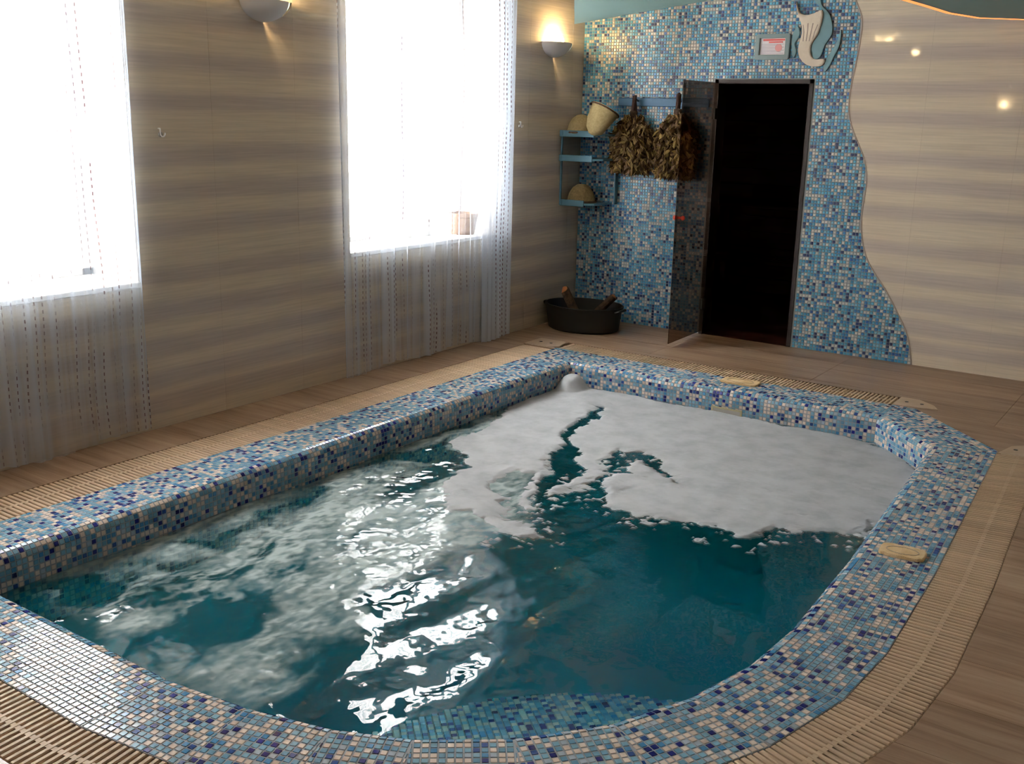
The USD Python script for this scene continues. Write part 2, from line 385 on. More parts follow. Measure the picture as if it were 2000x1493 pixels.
kn = cat(tube((L - .06, -.03, .96), (L - .06, .03, .96), .010), trimesh.creation.icosphere(2, .017).apply_translation((L - .06, .03, .96)), trimesh.creation.icosphere(2, .017).apply_translation((L - .06, -.03, .96)))
part('door_knob', kn.apply_transform(T), 'red_plastic', dr, smooth=True, label='small red door knob')
sa = thing('sauna_cabin', kind='structure')
SX0, SX1, SY0, SY1, SZ = -4.4, -1.7, YB + .16, 9.7, 2.1
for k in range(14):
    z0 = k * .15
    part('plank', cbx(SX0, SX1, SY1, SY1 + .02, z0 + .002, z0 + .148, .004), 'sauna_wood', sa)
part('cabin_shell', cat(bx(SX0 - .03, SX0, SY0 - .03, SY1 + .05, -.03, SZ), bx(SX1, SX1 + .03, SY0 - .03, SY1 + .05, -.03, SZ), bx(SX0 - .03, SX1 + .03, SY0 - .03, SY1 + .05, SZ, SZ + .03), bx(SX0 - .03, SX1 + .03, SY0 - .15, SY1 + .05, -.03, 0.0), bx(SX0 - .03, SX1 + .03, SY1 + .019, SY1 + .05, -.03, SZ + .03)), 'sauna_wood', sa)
sb = thing('sauna_bench', 'dark wooden two-step bench inside the unlit sauna doorway', 'bench')
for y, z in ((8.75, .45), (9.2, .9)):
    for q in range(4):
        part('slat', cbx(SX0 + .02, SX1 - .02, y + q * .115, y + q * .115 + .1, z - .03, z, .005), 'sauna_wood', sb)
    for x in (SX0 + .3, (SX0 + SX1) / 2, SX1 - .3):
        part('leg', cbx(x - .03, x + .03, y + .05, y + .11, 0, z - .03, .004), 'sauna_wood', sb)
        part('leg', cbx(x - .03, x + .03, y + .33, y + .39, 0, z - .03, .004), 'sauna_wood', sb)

# unseen sides of the room, ceiling
part('wall_right', bx(XR, XR + .1, YF, YB, 0, ZC), 'plain_wall', None, kind='structure')
part('wall_front', bx(XL, XR, YF - .1, YF, 0, ZC), 'plain_wall', None, kind='structure')
part('ceiling', bx(XL, XR + .1, YF - .1, YB, ZC, ZC + .1), 'ceiling_paint', None, kind='structure')

# hung ceiling raft with a wavy outline
RAFT = [(-4.127, 6.65), (-3.35, 6.115), (-2.58, 5.585), (-2.1, 5.38), (-1.78, 5.50), (-1.63, 5.9), (-1.605, 6.3), (-1.585, 6.75), (-1.495, 7.12), (-1.28, 7.31), (-.85, 7.33), (-.3, 7.1), (.5, 6.2), (1.1, 4.6), (.9, 3.1), (0, 2.3), (-1.0, 2.4), (-1.8, 3.0), (-2.5, 4.0), (-3.283, 5.28)]
RZ = 2.30
rp = Polygon(RAFT)
rp = rp.buffer(-.12, quad_segs=10).buffer(.12, quad_segs=10) if False else rp.buffer(.10, quad_segs=12).buffer(-.10, quad_segs=12)
cr = thing('ceiling_raft', kind='structure')
part('raft_panel', ext(rp, .028, RZ), 'raft_paint', cr)
for x, y in ((-1., 4.), (-.3, 6.4), (-2.6, 5.0), (.4, 4.5)):
    part('hanger', tube((x, y, RZ + .028), (x, y, ZC), .006), 'steel', cr)
part('light_strip', ext(rp.buffer(.028).difference(rp.buffer(.002)).intersection(sbox(-1.9, 5.9, .2, 7.6)), .015, RZ - .004), 'led_orange', cr, label='orange light strip along the raft rim')

# ---------------------------------------------------------------- pool
R0, ZT = .05, .0008
ZW = -.16
IN = [(-3.65, 1.73), (-2.42, 1.73), (-2.115, 1.77), (-1.85, 1.84), (-1.645, 1.935), (-1.43, 2.10), (-1.25, 2.32), (-1.13, 2.58), (-1.055, 2.88), (-1.032, 3.2), (-1.055, 3.9), (-1.16, 5.59), (-1.545, 5.985), (-3.65, 5.985)]   # inner wall line, counter-clockwise
WID = .325
inner = Polygon(IN)
cor = np.array(IN)
nseg = len(cor)
dirs = np.roll(cor, -1, 0) - cor
lens = np.hypot(*dirs.T)
dirs = dirs / lens[:, None]
outn = np.stack([dirs[:, 1], -dirs[:, 0]], 1)      # outward for a counter-clockwise ring
turn = np.array([math.atan2(dirs[i - 1][0] * dirs[i][1] - dirs[i - 1][1] * dirs[i][0], dirs[i - 1] @ dirs[i]) for i in range(nseg)])   # at the start of segment i
tanh = np.tan(turn / 2)
# profile: t -> (d, z, tangent (d, z), normal (d, z)); from the outer edge inwards, over the round edge and down
FLAT, ARC = WID - R0, R0 * math.pi / 2
def prof(t):
    t = np.asarray(t, float)
    a = np.clip((t - FLAT) / R0, 0, math.pi / 2)
    d = np.where(t < FLAT, WID - t, R0 - R0 * np.sin(a))
    z = np.where(t < FLAT, ZT, ZT - R0 + R0 * np.cos(a)) - np.where(t > FLAT + ARC, t - FLAT - ARC, 0)
    return d, z, np.stack([-np.cos(a), -np.sin(a)], -1), np.stack([np.sin(a) * -1, np.cos(a)], -1)
DEPTH = 1.0
rows = np.arange(PITCH / 2, FLAT + ARC + DEPTH, PITCH)
C, Uv, Vv, Nn, SU, SV = [], [], [], [], [], []
for i in range(nseg):
    d, z, tg, nm = prof(rows)
    k0, k1 = tanh[i], tanh[(i + 1) % nseg]
    for r in range(len(rows)):
        s0, s1 = -d[r] * k0, lens[i] + d[r] * k1
        kk = np.arange(math.floor(s0 / PITCH), math.ceil(s1 / PITCH))
        a = np.maximum(kk * PITCH, s0); b = np.minimum((kk + 1) * PITCH, s1)
        m = (b - a) > .006
        a, b = a[m], b[m]
        s = (a + b) / 2
        P = cor[i] + dirs[i] * s[:, None] + outn[i] * d[r]
        C.append(np.c_[P, np.full(len(s), z[r])])
        Uv.append(np.tile((*dirs[i], 0), (len(s), 1)))
        Vv.append(np.tile((*(outn[i] * tg[r][0]), tg[r][1]), (len(s), 1)))
        Nn.append(np.tile((*(outn[i] * nm[r][0]), nm[r][1]), (len(s), 1)))
        SU.append((b - a) / 2 - .0012); SV.append(np.full(len(s), PITCH / 2 - .0012))
C, Uv, Vv, Nn, SU, SV = map(np.concatenate, (C, Uv, Vv, Nn, SU, SV))
# corner seat under water in the near right corner
SEAT_Z = -.30
seat = inner.intersection(Polygon([(-2.012, 2.096), (-1.99, 2.217), (-1.972, 2.377), (-1.93, 2.608), (-1.791, 2.789), (-1.56, 2.937), (-1.382, 2.987), (-1.257, 2.972), (-1.18, 2.971)] + [(-.7, 3.2), (-.7, 1.4), (-2.3, 1.4)]).convex_hull)
e = 1 / math.sqrt(2)
ax, ay = np.array((e, e)), np.array((-e, e))
g = np.arange(-4, 6, PITCH)
GU, GV = np.meshgrid(g, g, indexing='ij')
xy = GU.ravel()[:, None] * ax + GV.ravel()[:, None] * ay
xy = xy[shapely.contains_xy(seat.buffer(.008), xy[:, 0], xy[:, 1])]
K = len(xy)
seat_z = lambda p: -.352 + .15 * np.clip(((p[:, 0] - p[:, 1]) * e + 3.24) / .77, 0, 1)
C = np.vstack([C, np.c_[xy, seat_z(xy)]]); Uv = np.vstack([Uv, np.tile((*ax, 0), (K, 1))]); Vv = np.vstack([Vv, np.tile((*ay, 0), (K, 1))])
Nn = np.vstack([Nn, np.tile((0, 0, 1.), (K, 1))]); SU = np.r_[SU, np.full(K, PITCH / 2 - .0012)]; SV = np.r_[SV, np.full(K, PITCH / 2 - .0012)]
# a hair of unevenness, as mosaic sheets are laid
N = len(C)
tilt = rng.normal(0, .010, (N, 3))
Nt = Nn + tilt; Nt /= np.linalg.norm(Nt, axis=1, keepdims=True)
Ut = Uv - Nt * (Uv * Nt).sum(1)[:, None]; Ut /= np.linalg.norm(Ut, axis=1, keepdims=True)
Vt_ = np.cross(Nt, Ut)
kcol = pick(C, PAL_POOL, P_POOL, 11)
# projected size decides which tiles are pieces of their own
MV = np.array([RIGHT, UP, tuple(-np.array(BACK))])
q = (C - np.array(EYE)) @ MV.T
px, py = 1000 + 2016.2 * q[:, 0] / q[:, 2], 746.5 - 2016.2 * q[:, 1] / q[:, 2]
facing = ((np.array(EYE) - C) * Nt).sum(1) / np.linalg.norm(C - np.array(EYE), axis=1)
area = (2016.2 / q[:, 2]) ** 2 * facing * SU * SV * 4
seen = (px > 5) & (px < 1995) & (py > 5) & (py < 1488) & (C[:, 2] > -.02) & (facing > .2) & (q[:, 2] > 0)
area = np.where(seen, area, 0)
single = np.argsort(-area)[:300]
rest = np.ones(N, bool); rest[single] = False
pool = thing('pool', 'sunken pool lined with blue and white mosaic, its broad coping flush with the floor', 'pool')
V0, F0 = tile_mesh(C[rest], Ut[rest], Vt_[rest], Nt[rest], SU[rest], SV[rest], .005)
col = PAL_POOL[kcol] * rng.uniform(.88, 1.12, (N, 1))
part('mosaic', (V0, F0), 'mosaic', pool, color=np.repeat(col[rest], 10, 0), kind='stuff')
for j in single:
    s = slice(j, j + 1)
    part('tile', tile_mesh(C[s], Ut[s], Vt_[s], Nt[s], SU[s], SV[s], .005), f'mosaic_{kcol[j]}', pool)
# grout bed: the profile swept along the ring, 1.2 mm under the tile faces
tp = np.r_[0, np.linspace(FLAT, FLAT + ARC, 7), FLAT + ARC + DEPTH]
d, z, _, nm = prof(tp)
d = d - nm[:, 0] * .0 ; 
d2, z2 = d - nm[:, 0] * .0014, z - nm[:, 1] * .0014
d2 = np.r_[WID, d2, .10, WID + .0]; z2 = np.r_[-.06, z2, z2[-1], -.06]
bis = outn + (tanh[:, None] * 0)
mit = np.stack([outn[i] - dirs[i] * tanh[i] for i in range(nseg)])
ringv = np.stack([np.c_[cor[i] + mit[i] * d2[:, None], z2] for i in range(nseg)])
k = len(d2)
F = []
for i in range(nseg):
    i2 = (i + 1) % nseg
    for j in range(k - 1):
        A, B, Cc, D = i * k + j, i2 * k + j, i2 * k + j + 1, i * k + j + 1
        F += [(A, B, Cc), (A, Cc, D)]
bed = trimesh.Trimesh(ringv.reshape(-1, 3), F, process=False)
part('grout_bed', bed, 'grout', pool)
part('basin_floor', ext(inner.buffer(.02), .05, -DEPTH - .04), 'mosaic_3', pool)
sm_ = ext(seat, .6, -DEPTH + .002)
sm_ = sm_.subdivide_to_size(.08)
hi_ = sm_.vertices[:, 2] > -.41
sm_.vertices[hi_, 2] = seat_z(sm_.vertices[hi_, :2]) - .0035
part('corner_seat', sm_, 'grout', pool)
outer = Polygon([tuple(cor[i] + mit[i] * WID) for i in range(nseg)])

# skimmer slot in the far wall
sk = thing('skimmer_slot', 'cream skimmer slot set in the far mosaic wall at the waterline', 'skimmer')
part('slot_frame', cat(bx(-2.58, -2.37, 5.978, 5.987, -.128, -.118), bx(-2.58, -2.37, 5.978, 5.987, -.176, -.166), bx(-2.58, -2.568, 5.978, 5.987, -.17, -.12), bx(-2.382, -2.37, 5.978, 5.987, -.17, -.12)), 'skimmer_cream', sk)
part('slot_flap', bx(-2.568, -2.382, 5.983, 5.9865, -.167, -.127), 'pale_pot', sk)

# ---------------------------------------------------------------- water and foam
RAFT_A = [(-3.654, 5.97), (-3.131, 6.05), (-2.542, 5.988), (-2.203, 6.0), (-1.811, 5.988), (-1.534, 5.98), (-1.221, 5.718), (-1.136, 5.327), (-1.12, 5.022), (-1.125, 4.69), (-1.174, 4.5), (-1.344, 4.443), (-1.465, 4.41), (-1.519, 4.262), (-1.584, 4.182), (-1.682, 4.18), (-1.861, 4.18), (-1.995, 4.13), (-2.121, 4.113), (-2.257, 4.132), (-2.413, 4.275), (-2.488, 4.455), (-2.424, 4.586), (-2.505, 4.678), (-2.449, 4.776), (-2.321, 4.739), (-2.202, 4.652), (-2.364, 4.865), (-2.509, 4.961), (-2.64, 4.938), (-2.663, 4.816), (-2.516, 4.483), (-2.495, 4.211), (-2.545, 4.099), (-2.602, 4.173), (-2.594, 4.323), (-2.651, 4.53), (-2.775, 4.704), (-2.882, 4.757), (-2.981, 4.87), (-3.015, 5.098), (-3.106, 5.44), (-3.144, 5.589), (-3.214, 5.578), (-3.473, 5.555), (-3.694, 5.706)]
RAFT_B = [(-3.73, 5.729), (-3.441, 5.695), (-3.195, 5.547), (-3.131, 5.376), (-3.084, 5.176), (-3.061, 5.021), (-3.011, 4.846), (-2.94, 4.746), (-2.914, 4.65), (-2.923, 4.586), (-2.775, 4.38), (-2.677, 4.161), (-2.598, 3.951), (-2.566, 3.806), (-2.658, 3.861), (-2.708, 4.137), (-2.81, 4.251), (-2.919, 4.235), (-2.932, 4.105), (-2.875, 4.005), (-2.721, 3.898), (-2.614, 3.728), (-2.537, 3.731), (-2.433, 3.672), (-2.343, 3.579), (-2.425, 3.529), (-2.595, 3.607), (-2.677, 3.598), (-2.811, 3.615), (-3.023, 3.795), (-3.171, 4.066), (-3.326, 4.265), (-3.426, 4.345), (-3.531, 4.735), (-3.618, 5.233)]
STROKES = [([(-3.73, 3.888), (-3.607, 4.041)], 0.09, -0.8), ([(-3.46, 4.215), (-3.306, 4.225), (-3.217, 4.134)], 0.09, -0.8), ([(-3.347, 3.633), (-3.223, 3.684), (-3.28, 3.83), (-3.18, 3.958)], 0.08, -0.8), ([(-3.181, 2.802), (-3.018, 3.105)], 0.07, -0.6), ([(-3.15, 2.374), (-3.089, 2.581), (-2.95, 2.732)], 0.07, -0.7), ([(-3.17, 5.568), (-3.117, 5.402), (-3.056, 5.118), (-3.015, 4.892), (-2.936, 4.749)], 0.02, -1), ([(-3.019, 2.318), (-2.81, 2.219)], 0.09, -0.3), ([(-3.177, 2.09), (-3.127, 2.235), (-2.984, 2.29)], 0.08, -0.5), ([(-3.395, 2.085), (-3.527, 2.039)], 0.1, -0.5), ([(-3.117, 2.66), (-3.052, 3.043), (-3.08, 3.521), (-3.029, 3.754), (-2.899, 3.893)], 0.05, 0.85), ([(-2.942, 3.057), (-2.892, 3.167), (-2.748, 3.207), (-2.592, 3.124), (-2.644, 2.955)], 0.07, 0.75), ([(-2.645, 2.833), (-2.538, 2.631), (-2.41, 2.523)], 0.05, 0.6), ([(-3.626, 2.079), (-3.654, 2.304), (-3.621, 2.531), (-3.538, 2.738), (-3.584, 3.011), (-3.634, 3.315), (-3.635, 3.598)], 0.09, 0.42), ([(-3.531, 2.464), (-3.328, 2.621), (-3.152, 2.691)], 0.07, 0.5), ([(-2.803, 2.538), (-2.559, 2.41), (-2.48, 2.236), (-2.46, 2.079), (-2.505, 1.965)], 0.12, 0.24), ([(-2.647, 2.548), (-2.551, 2.441)], 0.03, 0.5), ([(-3.333, 3.506), (-3.392, 3.285), (-3.387, 3.084)], 0.06, 0.5), ([(-2.733, 3.516), (-2.532, 3.52), (-2.493, 3.626), (-2.344, 3.592)], 0.025, 0.6), ([(-2.624, 3.303), (-2.495, 3.265), (-2.474, 3.15)], 0.04, 0.4), ([(-3.45, 3.745), (-3.436, 4.013), (-3.213, 4.085)], 0.03, 0.5), ([(-3.663, 3.626), (-3.636, 4.074), (-3.559, 4.621), (-3.571, 5.166), (-3.622, 5.596)], 0.05, 0.6)]
MILKY = [(-3.559, 2.015), (-3.575, 2.497), (-3.647, 3.129), (-3.608, 3.571), (-3.577, 4.178), (-3.528, 4.581), (-3.007, 4.408), (-2.564, 3.727), (-2.622, 3.525), (-2.607, 3.247), (-2.644, 2.955), (-2.614, 2.682), (-2.418, 2.373), (-2.354, 2.118), (-2.403, 1.963), (-2.57, 1.955), (-2.833, 2.013), (-3.187, 2.031)]

step = .0085
gx = np.arange(-3.67, -1.0, step); gy = np.arange(1.70, 6.01, step)
X, Y = np.meshgrid(gx, gy, indexing='ij')
pts = np.stack([X, Y, np.zeros_like(X)], -1)
wob = lambda s, a, sd: a * (meshkit.fbm(pts / s, 4, sd) - .5)
WX, WY = X + wob(.16, .16, 21) + wob(.05, .04, 25), Y + wob(.16, .16, 22) + wob(.05, .04, 26)
def sdist(poly):
    p = Polygon(poly).buffer(0)
    P = shapely.points(WX.ravel(), WY.ravel())
    dd = shapely.distance(p.exterior if p.geom_type == 'Polygon' else p.boundary, P)
    return np.where(shapely.contains_xy(p, WX.ravel(), WY.ravel()), dd, -dd).reshape(X.shape)
thick = np.maximum(sdist(RAFT_A), sdist(RAFT_B))
gap = np.zeros_like(X); milk = np.zeros_like(X)
for line, rad, val in STROKES:
    ds = shapely.distance(LineString(line), shapely.points(WX.ravel(), WY.ravel())).reshape(X.shape)
    s = np.exp(-(ds / rad) ** 2)
    if val < 0:
        gap = np.maximum(gap, -val * s)
    else:
        milk = np.maximum(milk, val * s)
holes_n = meshkit.fbm(pts / np.array((.07, .035, 1)), 4, 31)
fine = meshkit.fbm(pts / .032, 5, 33)
cover = np.clip((thick + .075 * (fine - .5)) / .06 + .42, 0, 1)
cover = np.clip(cover - 1.2 * gap, 0, 1)
cover = np.clip(cover - .45 * np.clip(holes_n - .68, 0, 1) / .2, 0, 1)
# milky streaks: drawn out and folded
st = meshkit.fbm(np.stack([WX * 14 + WY * 3, WY * 5 - WX * 2, 0 * X], -1), 5, 41)
rid = 1 - np.abs(2 * meshkit.fbm(np.stack([WX * 9 + WY * 2, WY * 4, 0 * X], -1), 4, 43) - 1) * 2.2
LEFT = Polygon(MILKY)
md = shapely.distance(LEFT, shapely.points(WX.ravel(), WY.ravel())).reshape(X.shape)
base = np.exp(-(md / .10) ** 2)
W2X, W2Y = WX + wob(.30, .30, 91), WY + wob(.30, .36, 92)
def ridge(fx, fy, sd, k=2.6):
    nz = meshkit.fbm(np.stack([W2X * fx + W2Y * fx * .25, W2Y * fy, 0 * X], -1), 4, sd)
    return np.clip(1 - np.abs(2 * nz - 1) * k, 0, 1)
patch = meshkit.fbm(np.stack([WX * 4.0 + WY, WY * 2.2, 0 * X], -1), 4, 81)
fil = np.maximum(ridge(6, 2.6, 83, 3.2), .8 * ridge(13, 5, 84, 3.6))
grain = meshkit.fbm(pts / np.array((.022, .035, 1)), 3, 85)
body = np.clip(.05 + 2.6 * (patch - .43), .03, .62)
m_base = base * (body * (.30 + .85 * grain) + .40 * fil * (.4 + grain) * np.clip(body * 2.2, .3, 1))
edge_ = np.exp(-(np.clip(-thick, 0, 9) / .05) ** 2)
m_str = milk * (.35 + .9 * st + .5 * fil * grain * 2)
milk = np.maximum(m_base, m_str)
milk = np.maximum(milk, .55 * edge_ * base * (.4 + grain))
milk = np.clip((milk - .10) * 1.2 * (.72 + .75 * (grain - .25)), 0, 1)
milk = np.clip(milk - 1.0 * gap * np.clip(.2 + 1.4 * (1 - patch) - .5 * fil, 0, 1), 0, .92)
sd_ = shapely.distance(seat, shapely.points(X.ravel(), Y.ravel())).reshape(X.shape)
turb = np.clip(.12 + .38 * np.clip(sd_ / .25, 0, 1) + .10 * (big_ := meshkit.fbm(pts / .3, 3, 71) - .5), 0, .93)
calm = 1 / (1 + np.exp((X + 1.75 + (Y - 3) * .35) / .15))         # waves die out towards the right
bub = np.exp(-(((X + 3.0) / .7) ** 2 + ((Y - 2.9) / 1.0) ** 2))
waves = np.zeros_like(X)
wr = np.random.default_rng(5)
for _ in range(26):
    lam = wr.uniform(.14, .62); th = wr.normal(.1, .45)
    ph = wr.uniform(0, 6.28)
    waves += .0009 * (lam / .3) * np.sin(2 * np.pi * (WX * math.cos(th) + WY * math.sin(th)) / lam + ph)
rip = (meshkit.fbm(np.stack([WX * 9, WY * 9, 0 * X], -1), 4, 51) - .5)
H = waves * (.10 + .9 * calm) + rip * (.0022 * calm + .007 * bub + .0006)
# inlet pouring in at the far left corner
jd = np.hypot(X + 3.56, Y - 5.87)
H = H + .02 * np.exp(-(jd / .12) ** 2)
inside = shapely.contains_xy(inner.buffer(.008), X.ravel(), Y.ravel()).reshape(X.shape)
cell = inside[:-1, :-1] & inside[1:, :-1] & inside[:-1, 1:] & inside[1:, 1:]
ny = len(gy)
I, J = np.nonzero(cell)
A = I * ny + J; B = (I + 1) * ny + J; Cc = (I + 1) * ny + J + 1; D = I * ny + J + 1
top = np.vstack([np.c_[A, B, Cc], np.c_[A, Cc, D]])
usedv = np.unique(top)
remap = -np.ones(X.size, int); remap[usedv] = np.arange(len(usedv))
top = remap[top]
tv = np.stack([X.ravel()[usedv], Y.ravel()[usedv], ZW + H.ravel()[usedv]], 1)
bv = np.stack([X.ravel()[usedv], Y.ravel()[usedv], np.full(len(usedv), -DEPTH - .02)], 1)
nv = len(tv)
e2 = np.sort(top[:, [0, 1, 1, 2, 2, 0]].reshape(-1, 2), 1)
eo = top[:, [0, 1, 1, 2, 2, 0]].reshape(-1, 2)
key = e2[:, 0] * nv + e2[:, 1]
_, inv, cnt = np.unique(key, return_inverse=True, return_counts=True)
be = eo[cnt[inv] == 1]
sides = np.vstack([np.c_[be[:, 0], be[:, 0] + nv, be[:, 1] + nv], np.c_[be[:, 0], be[:, 1] + nv, be[:, 1]]])
wf = np.vstack([top, top[:, ::-1] + nv, sides])
wat = thing('pool_water', kind='structure')
part('surface', (np.vstack([tv, bv]), wf), 'water', wat, smooth=True, prim={'froth': np.r_[np.clip(milk, 0, 1).ravel()[usedv], np.zeros(nv)], 'turbid': np.r_[turb.ravel()[usedv], np.ones(nv)]})
tag(wat, 'deep teal water churning in the mosaic pool', 'water')
part('cloudy_depth', ext(inner.buffer(-.004).difference(seat), .02, -.37), 'deep_water', wat)
# foam raft: a lumpy sheet a few millimetres to two centimetres thick
lump = meshkit.fbm(pts / .05, 4, 61); big = meshkit.fbm(pts / .22, 3, 62)
spk = meshkit.fbm(pts / .028, 4, 77)
cover = np.maximum(cover, .52 * ((spk > .66) & (thick > -.14) & (thick < .03) & (X > -2.7)))
thk = np.where(cover > .38, .001 + np.clip(cover - .38, 0, .62) * (.006 + .012 * big) + .005 * (lump - .4) * np.clip(cover - .4, 0, 1), -.004)
thk = np.where(cover > .38, np.maximum(thk, .0008), thk)
jm = .085 * np.exp(-(jd / .10) ** 4) * (.9 + .3 * lump)
thk = np.where(jd < .2, np.maximum(thk, jm - .004), thk)
ins2 = shapely.contains_xy(inner.buffer(-.002), X.ravel(), Y.ravel()).reshape(X.shape)
fm = (thk > 0) & ins2
fc = (fm[:-1, :-1].astype(int) + fm[1:, :-1] + fm[:-1, 1:] + fm[1:, 1:]) >= 1
fc &= ins2[:-1, :-1] & ins2[1:, :-1] & ins2[:-1, 1:] & ins2[1:, 1:]
I, J = np.nonzero(fc)
A = I * ny + J; B = (I + 1) * ny + J; Cc = (I + 1) * ny + J + 1; D = I * ny + J + 1
ff = np.vstack([np.c_[A, B, Cc], np.c_[A, Cc, D]])
uv_ = np.unique(ff); remap = -np.ones(X.size, int); remap[uv_] = np.arange(len(uv_))
fv = np.stack([X.ravel()[uv_], Y.ravel()[uv_], (ZW + H + thk).ravel()[uv_]], 1)
fo = part('foam', (fv, remap[ff]), 'froth', None, smooth=True, kind='stuff')
tag(fo, 'white foam spread over the far and right half of the pool', 'foam')

# ---------------------------------------------------------------- floor, drains
GW = .205
band = outer.buffer(GW, join_style='mitre').difference(outer)
# chamfer corner and the far left corner of the band are floor tile and plates, not grating
plates = {'far_left': Polygon([(-4.25, 6.28), (-4.25, 6.52), (-4.02, 6.52), (-3.98, 6.36), (-4.05, 6.28)]),
          'far': Polygon([(-1.55, 6.33), (-1.55, 6.53), (-1.44, 6.53), (-1.33, 6.44), (-1.29, 6.36), (-1.40, 6.33)]),
          'right': Polygon([(-.835, 5.70), (-.80, 5.86), (-.70, 5.97), (-.60, 5.70)])}
OY0, OY1 = cor[0][1] - WID, cor[-1][1] + WID
OX0 = cor[0][0] - WID
outer_pts = [tuple(cor[i] + mit[i] * WID) for i in range(nseg)]
# three gratings: along the left side, along the far side, and from the right side round to the near side
def offset_at(i, s, dd):
    return cor[i] + dirs[i] * s + outn[i] * dd
def slats(name, label, lst):
    """lst: (centre of inner end, centre of outer end) on the floor; one moulded slat each, a rib joins them."""
    t = thing(name, label, 'drain grating')
    geo, size = [], []
    for (a, b, hw) in lst:
        a, b = np.array(a), np.array(b)
        dv = (b - a); Ls = np.linalg.norm(dv); dv = dv / Ls; pv = np.array((-dv[1], dv[0])) * hw
        c = .0025
        lo = [a - pv, a + pv, b + pv, b - pv]
        hi = [a - pv * (1 - c / hw) + dv * c, a + pv * (1 - c / hw) + dv * c, b + pv * (1 - c / hw) - dv * c, b - pv * (1 - c / hw) - dv * c]
        v = np.vstack([np.c_[lo, np.full(4, -.022)], np.c_[lo, np.full(4, -.003)], np.c_[hi, np.full(4, .0)]])
        f = []
        for k in range(2):
            for j in range(4):
                j2 = (j + 1) % 4
                f += [(k * 4 + j, k * 4 + j2, k * 4 + 4 + j2), (k * 4 + j, k * 4 + 4 + j2, k * 4 + 4 + j)]
        f += [(8, 9, 10), (8, 10, 11)]
        geo.append(trimesh.Trimesh(v, np.array(f)[:, ::-1] if False else f, process=False))
        m = np.r_[(a + b) / 2, 0] - EYE
        qq = MV @ m
        p_ = (1000 + 2016.2 * qq[0] / qq[2], 746.5 - 2016.2 * qq[1] / qq[2]) if qq[2] > .1 else (-999, -999)
        size.append(1 / qq[2] if (-60 < p_[0] < 2060 and -60 < p_[1] < 1560 and qq[2] > .1) else 0)
    for g_ in geo:
        trimesh.repair.fix_normals(g_)
    o = np.argsort(-np.array(size), kind='stable')
    own = [j for j in o[:300] if size[j] > 0]
    for j in own:
        part('slat', geo[j], 'slat_plastic', t)
    left = [geo[j] for j in range(len(geo)) if j not in set(own)]
    if left:
        part('more_slats', cat(*left), 'slat_plastic', t, kind='stuff')
    ribs = []
    for (a, b, hw), (a2, b2, _) in zip(lst[:-1], lst[1:]):
        m0, m1 = (np.array(a) + b) / 2, (np.array(a2) + b2) / 2
        if np.linalg.norm(m1 - m0) < .2:
            ribs.append(((m0), (m1)))
    rm = []
    for m0, m1 in ribs:
        dv = m1 - m0; Ls = np.linalg.norm(dv); pv = np.array((-dv[1], dv[0])) / Ls * .008
        v = np.vstack([np.c_[[m0 - pv, m1 - pv, m1 + pv, m0 + pv], np.full(4, -.02)], np.c_[[m0 - pv, m1 - pv, m1 + pv, m0 + pv], np.full(4, -.0012)]])
        rm.append(trimesh.Trimesh(v).convex_hull)
    part('rib', cat(*rm), 'slat_plastic', t)
    return t
SP, HW = .0245, .0080
lst = [((OX0 - .001, y), (OX0 - .255, y), HW) for y in np.arange(OY0 + .03, 6.26, SP)]
slats('drain_grating', 'beige slotted drain grating between the window wall and the pool', lst)
lst = [((x, OY1 + .001), (x, OY1 + GW), HW) for x in np.arange(-3.95, -1.56, SP)]
slats('drain_grating', 'beige slotted drain grating along the far side of the pool, by the sauna', lst)
lst = []
for i in [10, 9, 8, 7, 6, 5, 4, 3, 2, 1, 0]:
    p0, p1 = cor[i] + mit[i] * WID, cor[(i + 1) % nseg] + mit[(i + 1) % nseg] * WID
    q0, q1 = cor[i] + mit[i] * (WID + GW), cor[(i + 1) % nseg] + mit[(i + 1) % nseg] * (WID + GW)
    if i == 10:
        f = (5.68 - p0[1]) / (p1[1] - p0[1]); p1, q1 = p0 + (p1 - p0) * f, q0 + (q1 - q0) * f
    if i == 0:
        q0 = np.array((p0[0], q0[1]))
    Lm = np.linalg.norm((p1 + q1) / 2 - (p0 + q0) / 2)
    nn = max(1, round(Lm / SP))
    for k in range(nn):
        f = 1 - (k + .5) / nn
        a, b = p0 + (p1 - p0) * f, q0 + (q1 - q0) * f
        dv = (b - a) / np.linalg.norm(b - a)
        lst.append((a + dv * .001, b, HW * Lm / nn / SP))
slats('drain_grating', 'beige slotted drain grating curving round the right and near side of the pool', lst)
for nm_, lab in (('far_left', 'pale drain cover plate at the far window-side corner of the pool'), ('far', 'pale pointed cover plate ending the far grating'), ('right', 'pale cover plate at the outer tip of the angled pool corner')):
    p = plates[nm_]
    t = thing('cover_plate', lab, 'cover plate')
    part('plate', relief(p, .012, .004).apply_translation((0, 0, -.008)), 'plate_stone', t)
    c_ = p.centroid
    for k in (-1, 1):
        part('screw', lathe([(0, .0062), (.011, .0058), (.012, .003), (0, .003)], 12).apply_translation((c_.x + k * .045, c_.y, 0)), 'dark_screw', t)

